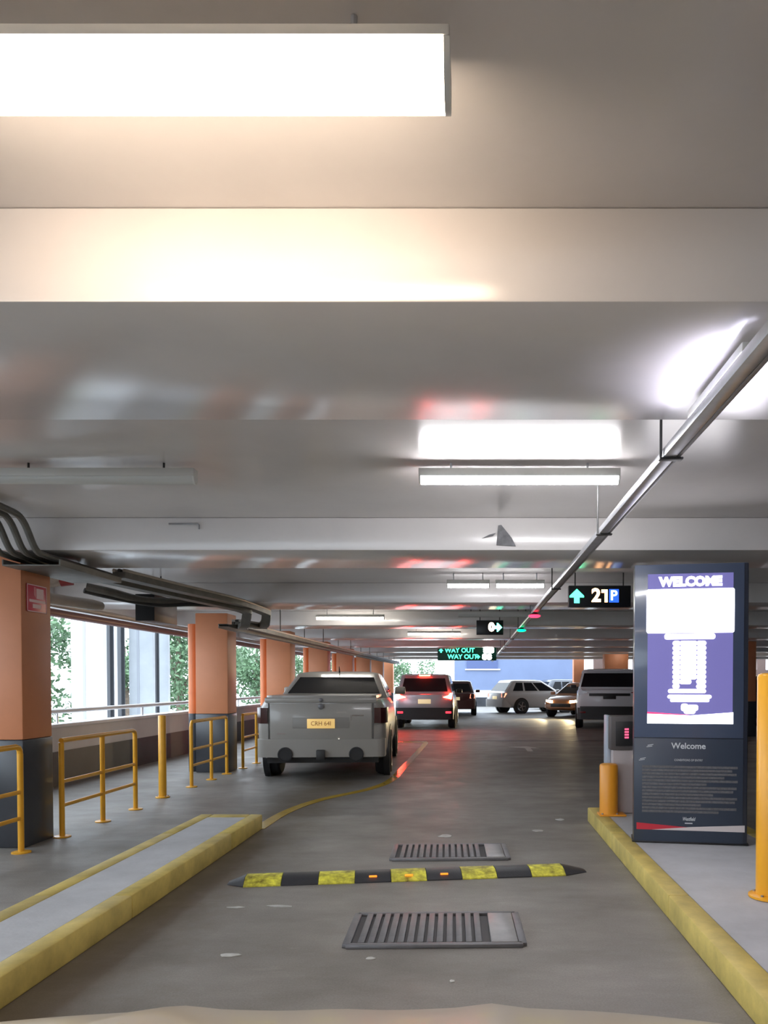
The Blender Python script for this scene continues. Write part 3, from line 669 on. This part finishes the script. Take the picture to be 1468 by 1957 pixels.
    for s in (-1, 1):
        if ute:
            pr = [(.80, -.022), (.90, -.018), (.955, .03), (.985, .14), (1.0, .24), (.95, .24), (.80, .05)]
            MB().loft([[(s * hw * a, b, z) for a, b in pr] for z in (.845, .86, 1.05, 1.065)]).build('tail_light', mat('smoked_tail', (.045, .010, .012), .15, coat=.5), t)
        elif kind == 'suv':
            MB().prism([(s * hw * .62, -.012, belt - .10), (s * hw * .90, -.005, belt - .16), (s * hw * .93, .02, belt + .03), (s * hw * .86, .0, belt + .03), (s * hw * .80, -.01, belt - .04)], (0, .05, 0)).build('tail_light', ml, t)
            MB().box((s * hw * .80, -.06, zb + .22), (.17, .014, .06), .004).build('reflector', em('reflector_lit', (1, .04, .07), 1.6) if on else ml, t)
        else: MB().prism([(s * hw * .70, -.012, belt - .22), (s * hw * .93, .02, belt - .22), (s * hw * .95, .10, belt - .04), (s * hw * .74, -.008, belt - .04)], (0, .06, 0)).build('tail_light', ml if not lights == 'tail' else em('tail_lit', (1, .25, .14), 3), t)
        hm = em('headlight_lit', (1, .88, .62), 20) if lights == 'head' else mat('headlight_off', (.5, .52, .55), .1, .5)
        MB().loft([[(s * hw * .45, L - .005, .60), (s * hw * .78, L - .10, .60), (s * hw * .80, L - .12, .72), (s * hw * .45, L - .02, .70)], [(s * hw * .45, L - .2, .60), (s * hw * .72, L - .25, .60), (s * hw * .72, L - .25, .70), (s * hw * .45, L - .2, .68)]]).build('headlight', hm, t)
        if lights == 'head':
            ld = bpy.data.lights.new('headlamp', 'SPOT'); ld.energy = 350; ld.spot_size = R(50); ld.spot_blend = .5; ld.color = (1, .78, .42); ld.shadow_soft_size = .06
            lo = bpy.data.objects.new('headlamp_beam', ld); C.objects.link(lo); lo.parent = t; lo.location = (s * hw * .62, L + .03, .66); lo.rotation_euler = (R(83), 0, 0)
    if not ute: MB().box((0, L - .02, .50), (W * .5, .06, .14), .02).build('grille', M_blk, t)
    if kind == 'suv':
        MB().prism([(-ht * .8, r0 - .10, zr + .02), (ht * .8, r0 - .10, zr + .02), (ht * .82, r0 + .2, zr + .035), (-ht * .82, r0 + .2, zr + .035)], (0, 0, -.03)).build('roof_spoiler', paint, t)
        if on: MB().box((0, r0 - .10, zr - .005), (.34, .02, .03), .004).build('high_brake_light', ml, t)
    return t
P_ute = mat('dull_white_pearl_paint', (.32, .302, .275), .32, coat=.35, var=.02)
u = vehicle('ute', 'white ute with yellow number plate seen from behind', (-2.17, 10.95, 0), 4.0, 'ute', P_ute, 5.0, 1.88, 1.62, 1.215, plate=M_plate, rwx=.88)
u['category'] = 'ute'
hwu = .98; msm = mat('panel_gap', (.10, .095, .09), .7)
# tailgate and lid detail of the ute
MB().span((-.72, -.014, .565), (.72, .01, 1.125), .012).build('tailgate', P_ute, u)
tg = [o for o in u.children if o.name.startswith('tailgate')][0]
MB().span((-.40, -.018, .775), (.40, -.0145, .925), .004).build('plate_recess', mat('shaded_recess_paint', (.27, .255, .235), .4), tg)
for o in u.children:
    if o.name.startswith('number_plate'): o.location.y -= .012
MB().span((-.735, -.0085, .548), (.735, .0, .562)).build('panel_gap', msm, u)
for s in (-1, 1): MB().span((s * .735 - .008, -.0085, .55), (s * .735 + .008, .0, 1.13)).build('panel_gap', msm, u)
MB().loft([rrect(-.01, 1.75, .78, z, .1) for z in (1.20, 1.225, 1.24)]).build('tonneau_lid', P_ute, u)
MB().span((-.79, -.02, 1.135), (.79, .06, 1.215), .02).build('lid_lip', P_ute, u)
for z, rr_ in ((1.175, .03), (1.085, .042)):
    MB().lathe([(rr_, 0), (rr_, -.010), (rr_ * .6, -.014)], (0, -.016 if z < 1.1 else -.02, z), 'Y', 18).build('badge', mat('badge_grey', (.16, .16, .17), .3, .6), u)
for s in (-1, 1):
    MB().lathe([(.105, .03), (.105, -.066), (.09, -.068), (.085, -.060)], (s * .50, 0, .405), 'Y', 22).build('exhaust_cutout', M_blk, u)
MB().box((.0, -.06, .40), (.12, .10, .14), .01).build('tow_hitch', M_dark, u)
MB().span((-.80, .20, .26), (.80, .60, .385)).build('underbody', M_blk, u)
MB().tube([(.02, 2.35, 1.60), (.02, 2.28, 1.70)], .012, 8, radii=[.014, .005]).build('antenna', M_blk, u)
MB().span((-.62, -.0165, .69), (-.50, -.0142, .705)).build('badge_lettering', mat('badge_red_grey', (.34, .27, .25), .4), tg)
MB().span((.44, -.0165, .945), (.60, -.0142, .963)).build('badge_lettering', M_chrome, tg)
MB().span((.42, -.0165, .885), (.428, -.0142, .955)).build('badge_lettering', M_chrome, tg)
MB().lathe([(.022, 0), (.022, -.012), (.01, -.016)], (.25, -.014, .60), 'Y', 14).build('tailgate_lamp', em('small_lamp', (1, .95, .85), 3), tg)
MB().lathe([(.012, 0), (.012, -.010), (.006, -.012)], (.37, -.014, .60), 'Y', 12).build('tailgate_lamp', em('small_lamp', (1, .95, .85), 3), tg)

P_silver = mat('silver_car_paint', (.40, .40, .43), .28, .35, coat=.4)
P_white = mat('white_car_paint', (.62, .60, .59), .3, coat=.4)
P_rr = mat('white_suv_paint', (.66, .67, .70), .3, coat=.4)
P_dred = mat('dark_maroon_paint', (.075, .025, .025), .25, coat=.5)
P_oran = mat('copper_orange_paint', (.42, .16, .06), .3, coat=.5)
P_dblu = mat('dark_blue_paint', (.05, .06, .085), .25, coat=.5)
vehicle('car', 'silver SUV with glowing red brake lights ahead of the ute', (-1.50, 23.5, 0), 0, 'suv', P_silver, 4.6, 1.84, 1.70, 1.08, 'brake', bumper_dark=True)
rv = vehicle('car', 'large white four wheel drive beside the kiosk, seen from behind', (4.16, 23.5, 0), -7.5, 'suv', P_rr, 4.9, 2.02, 1.86, 1.22, None, bumper_dark=True, plate=M_blk, rwx=.95)
MB().span((-.9, -.03, .62), (.9, .02, .70), .01).build('lower_trim', M_blk, rv)
MB().span((-.62, -.03, 1.02), (.62, .0, 1.10), .01).build('badge_strip', M_blk, rv)
vehicle('car', 'dark maroon car half hidden behind the silver SUV', (-.78, 33.0, 0), 0, 'sedan', P_dred, 4.5, 1.78, 1.52, .98, 'tail')
vehicle('car', 'white hatchback turned side on before the blue wall', (1.0, 35.9, 0), -62, 'hatch', P_white, 4.3, 1.76, 1.56, .98, 'tail')
vehicle('car', 'copper orange car with headlights on facing the camera', (5.75, 35.2, 0), 150, 'sedan', P_oran, 4.4, 1.76, 1.45, .92, 'head')
vehicle('car', 'dark blue car behind the white hatchback, roof showing', (3.4, 41.2, 0), -70, 'hatch', P_dblu, 4.3, 1.76, 1.62, .98, None)
vehicle('car', 'dark car in the bays right of the kiosk', (8.6, 24.5, 0), 0, 'suv', P_dblu, 4.5, 1.84, 1.66, 1.05, None)

# the viewer's own car: bonnet, wings and front wheels
P_own = mat('own_car_pale_paint', (.62, .58, .50), .28, coat=.5)
oc = thing('car_bonnet', 'pale beige bonnet of the viewing car along the bottom edge', 'car', (-.28, .4, 0))
xs = [-.92 + 1.84 * i / 46 for i in range(47)]
def bonz(x, v):
    z = 1.010 - .20 * v - .115 * v ** 3
    e = abs(x) / .92; z -= .02 * e ** 4; z += .006 * (x + .2)
    z += .010 * math.exp(-((abs(x + .02) - .34) / .05) ** 2) - .006 * math.exp(-((abs(x + .02) - .12) / .12) ** 2)
    return z
rows = []
for j in range(13):
    v = j / 12; rows.append([(x, v * 1.30 - .10 * (abs(x) / .92) ** 3 * v, bonz(x, v)) for x in xs])
skirt = [[(x, y, z - .03) for x, y, z in rw] for rw in rows]
MB().loft(rows + skirt[::-1], cap=False, closed=False).build('bonnet', P_own, oc, 60)
MB().loft([rrect(.0, 1.27, .90, z, .22) for z in (.24, .30, .52, .635)]).build('front_wings', P_own, oc, 50)
MB().box((0, 1.26, .42), (1.1, .05, .16), .02).build('grille', M_blk, oc)
for s in (-1, 1): wheel(oc, s * .82, .45, .34, .22, s)

# ------------------------------------------------------------------ outside: concrete piers and trees
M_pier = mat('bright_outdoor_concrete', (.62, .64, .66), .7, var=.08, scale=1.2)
def pier(label, x0, x1, y0, y1, grooves=()):
    t = thing('concrete_pier', label, 'column', ((x0 + x1) / 2, (y0 + y1) / 2, -3)); cx, cy = (x0 + x1) / 2, (y0 + y1) / 2
    MB().span((x0 - cx, y0 - cy, 0), (x1 - cx, y1 - cy, 11), .02).build('shaft', M_pier, t)
    for gx in grooves: MB().span((gx - cx - .03, y0 - cy - .012, 0), (gx - cx + .03, y0 - cy, 11)).build('groove', mat('groove_grey', (.33, .35, .39), .8), t)
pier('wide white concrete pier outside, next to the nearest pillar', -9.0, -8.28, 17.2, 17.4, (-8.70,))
pier('slim white concrete pier outside between two dark shade columns', -9.13, -8.92, 19.2, 19.3)
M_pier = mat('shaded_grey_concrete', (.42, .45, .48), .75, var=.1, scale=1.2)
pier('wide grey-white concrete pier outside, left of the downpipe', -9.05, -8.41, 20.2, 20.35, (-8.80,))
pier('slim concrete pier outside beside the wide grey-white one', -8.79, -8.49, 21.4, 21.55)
def shade_column(label, x0, x1, y):  # dark columns added outside to give the piers their shaded sides
    t = thing('shade_column', label, 'column', ((x0 + x1) / 2, y, -3), group='dark columns added as pier shade'); hw = (x1 - x0) / 2
    m = mat('pier_shade_grey', (.07, .075, .085), .6)
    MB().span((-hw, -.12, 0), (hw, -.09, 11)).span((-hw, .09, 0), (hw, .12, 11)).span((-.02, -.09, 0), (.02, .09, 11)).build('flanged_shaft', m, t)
    MB().span((-hw - .06, -.18, 0), (hw + .06, .18, .03)).build('base_plate', m, t)
shade_column('dark column added as the shaded side of the wide white pier', -8.95, -8.74, 18.6)
shade_column('dark column added as the shaded side of the slim white pier', -9.29, -9.11, 20.0)
shade_column('dark column added as shade between the grey-white piers', -8.72, -8.58, 20.9)
def leaf_mesh(seed, n, rx, rz):
    rnd = random.Random(seed); vs, fs = [], []
    blobs = [(rnd.gauss(0, rx * .45), rnd.gauss(0, rx * .45), rnd.uniform(-rz, rz) * .75, rnd.uniform(.35, .6) * rx) for _ in range(14)]
    for i in range(n):
        b = blobs[i % 14]; d = Vector((rnd.gauss(0, 1), rnd.gauss(0, 1), rnd.gauss(0, 1))).normalized() * b[3] * rnd.uniform(.6, 1.08)
        c = Vector(b[:3]) + d; a = Vector((rnd.gauss(0, 1), rnd.gauss(0, 1), rnd.gauss(0, 1))).normalized(); e = a.cross(Vector((rnd.gauss(0, 1), rnd.gauss(0, 1), rnd.gauss(0, 1)))).normalized()
        s = rnd.uniform(.07, .15); k = len(vs)
        vs += [c - a * s, c + e * s * .5, c + a * s, c - e * s * .5]; fs.append((k, k + 1, k + 2, k + 3))
    me = bpy.data.meshes.new('foliage'); me.from_pydata([tuple(v) for v in vs], [], fs); me.materials.append(M_leaf); return me
leafs = [leaf_mesh(s, 4200, 1.9, 2.4) for s in (1, 2, 3)]
def tree(label, x, y, h=7.5, k=0, sc=1.0):
    t = thing('tree', label, 'tree', (x, y, -3), group='trees outside the parapet')
    tr = MB().tube([(0, 0, 0), (.08, .05, h * .35), (-.05, .1, h * .6), (0, 0, h * .8)], .2, 10, radii=[.26, .2, .14, .06]); 
    for a in (20, 150, 270): tr.tube([(0, .05, h * .45), (1.1 * math.cos(R(a)), 1.1 * math.sin(R(a)), h * .68)], .06, 6, radii=[.09, .03])
    tr.build('trunk', M_bark, t)
    o = bpy.data.objects.new('foliage', leafs[k % 3]); C.objects.link(o); o.parent = t; o.location = (0, 0, h * .62); o.scale = (sc, sc, sc * .95); o.rotation_euler = (0, 0, k * 1.3); o['kind'] = 'stuff'
for i, (x, y, lab, s) in enumerate([(-14.2, 23.5, 'loose leafy tree outside, right next to the nearest pillar', .9), (-19.5, 43.0, 'green tree outside between the slim and wide piers', 1.05),
        (-13.6, 35.5, 'green tree outside just left of the orange downpipe', 1.1), (-20.5, 60.0, 'green tree outside, seen through the second opening', 1.15),
        (-13.5, 48.0, 'green tree outside, seen right of the downpipe pillar', 1.15), (-17.2, 70.5, 'green tree outside, seen left of the third pillar', 1.15), (-12.5, 62, 'green tree outside, seen right of the third pillar', 1.1),
        (-7.2, 64, 'pale distant tree at the far end of the car park, left of the bright gap', 1.1)]):
    tree(lab, x, y, 7.6 + (i % 3) * .5, i, s)
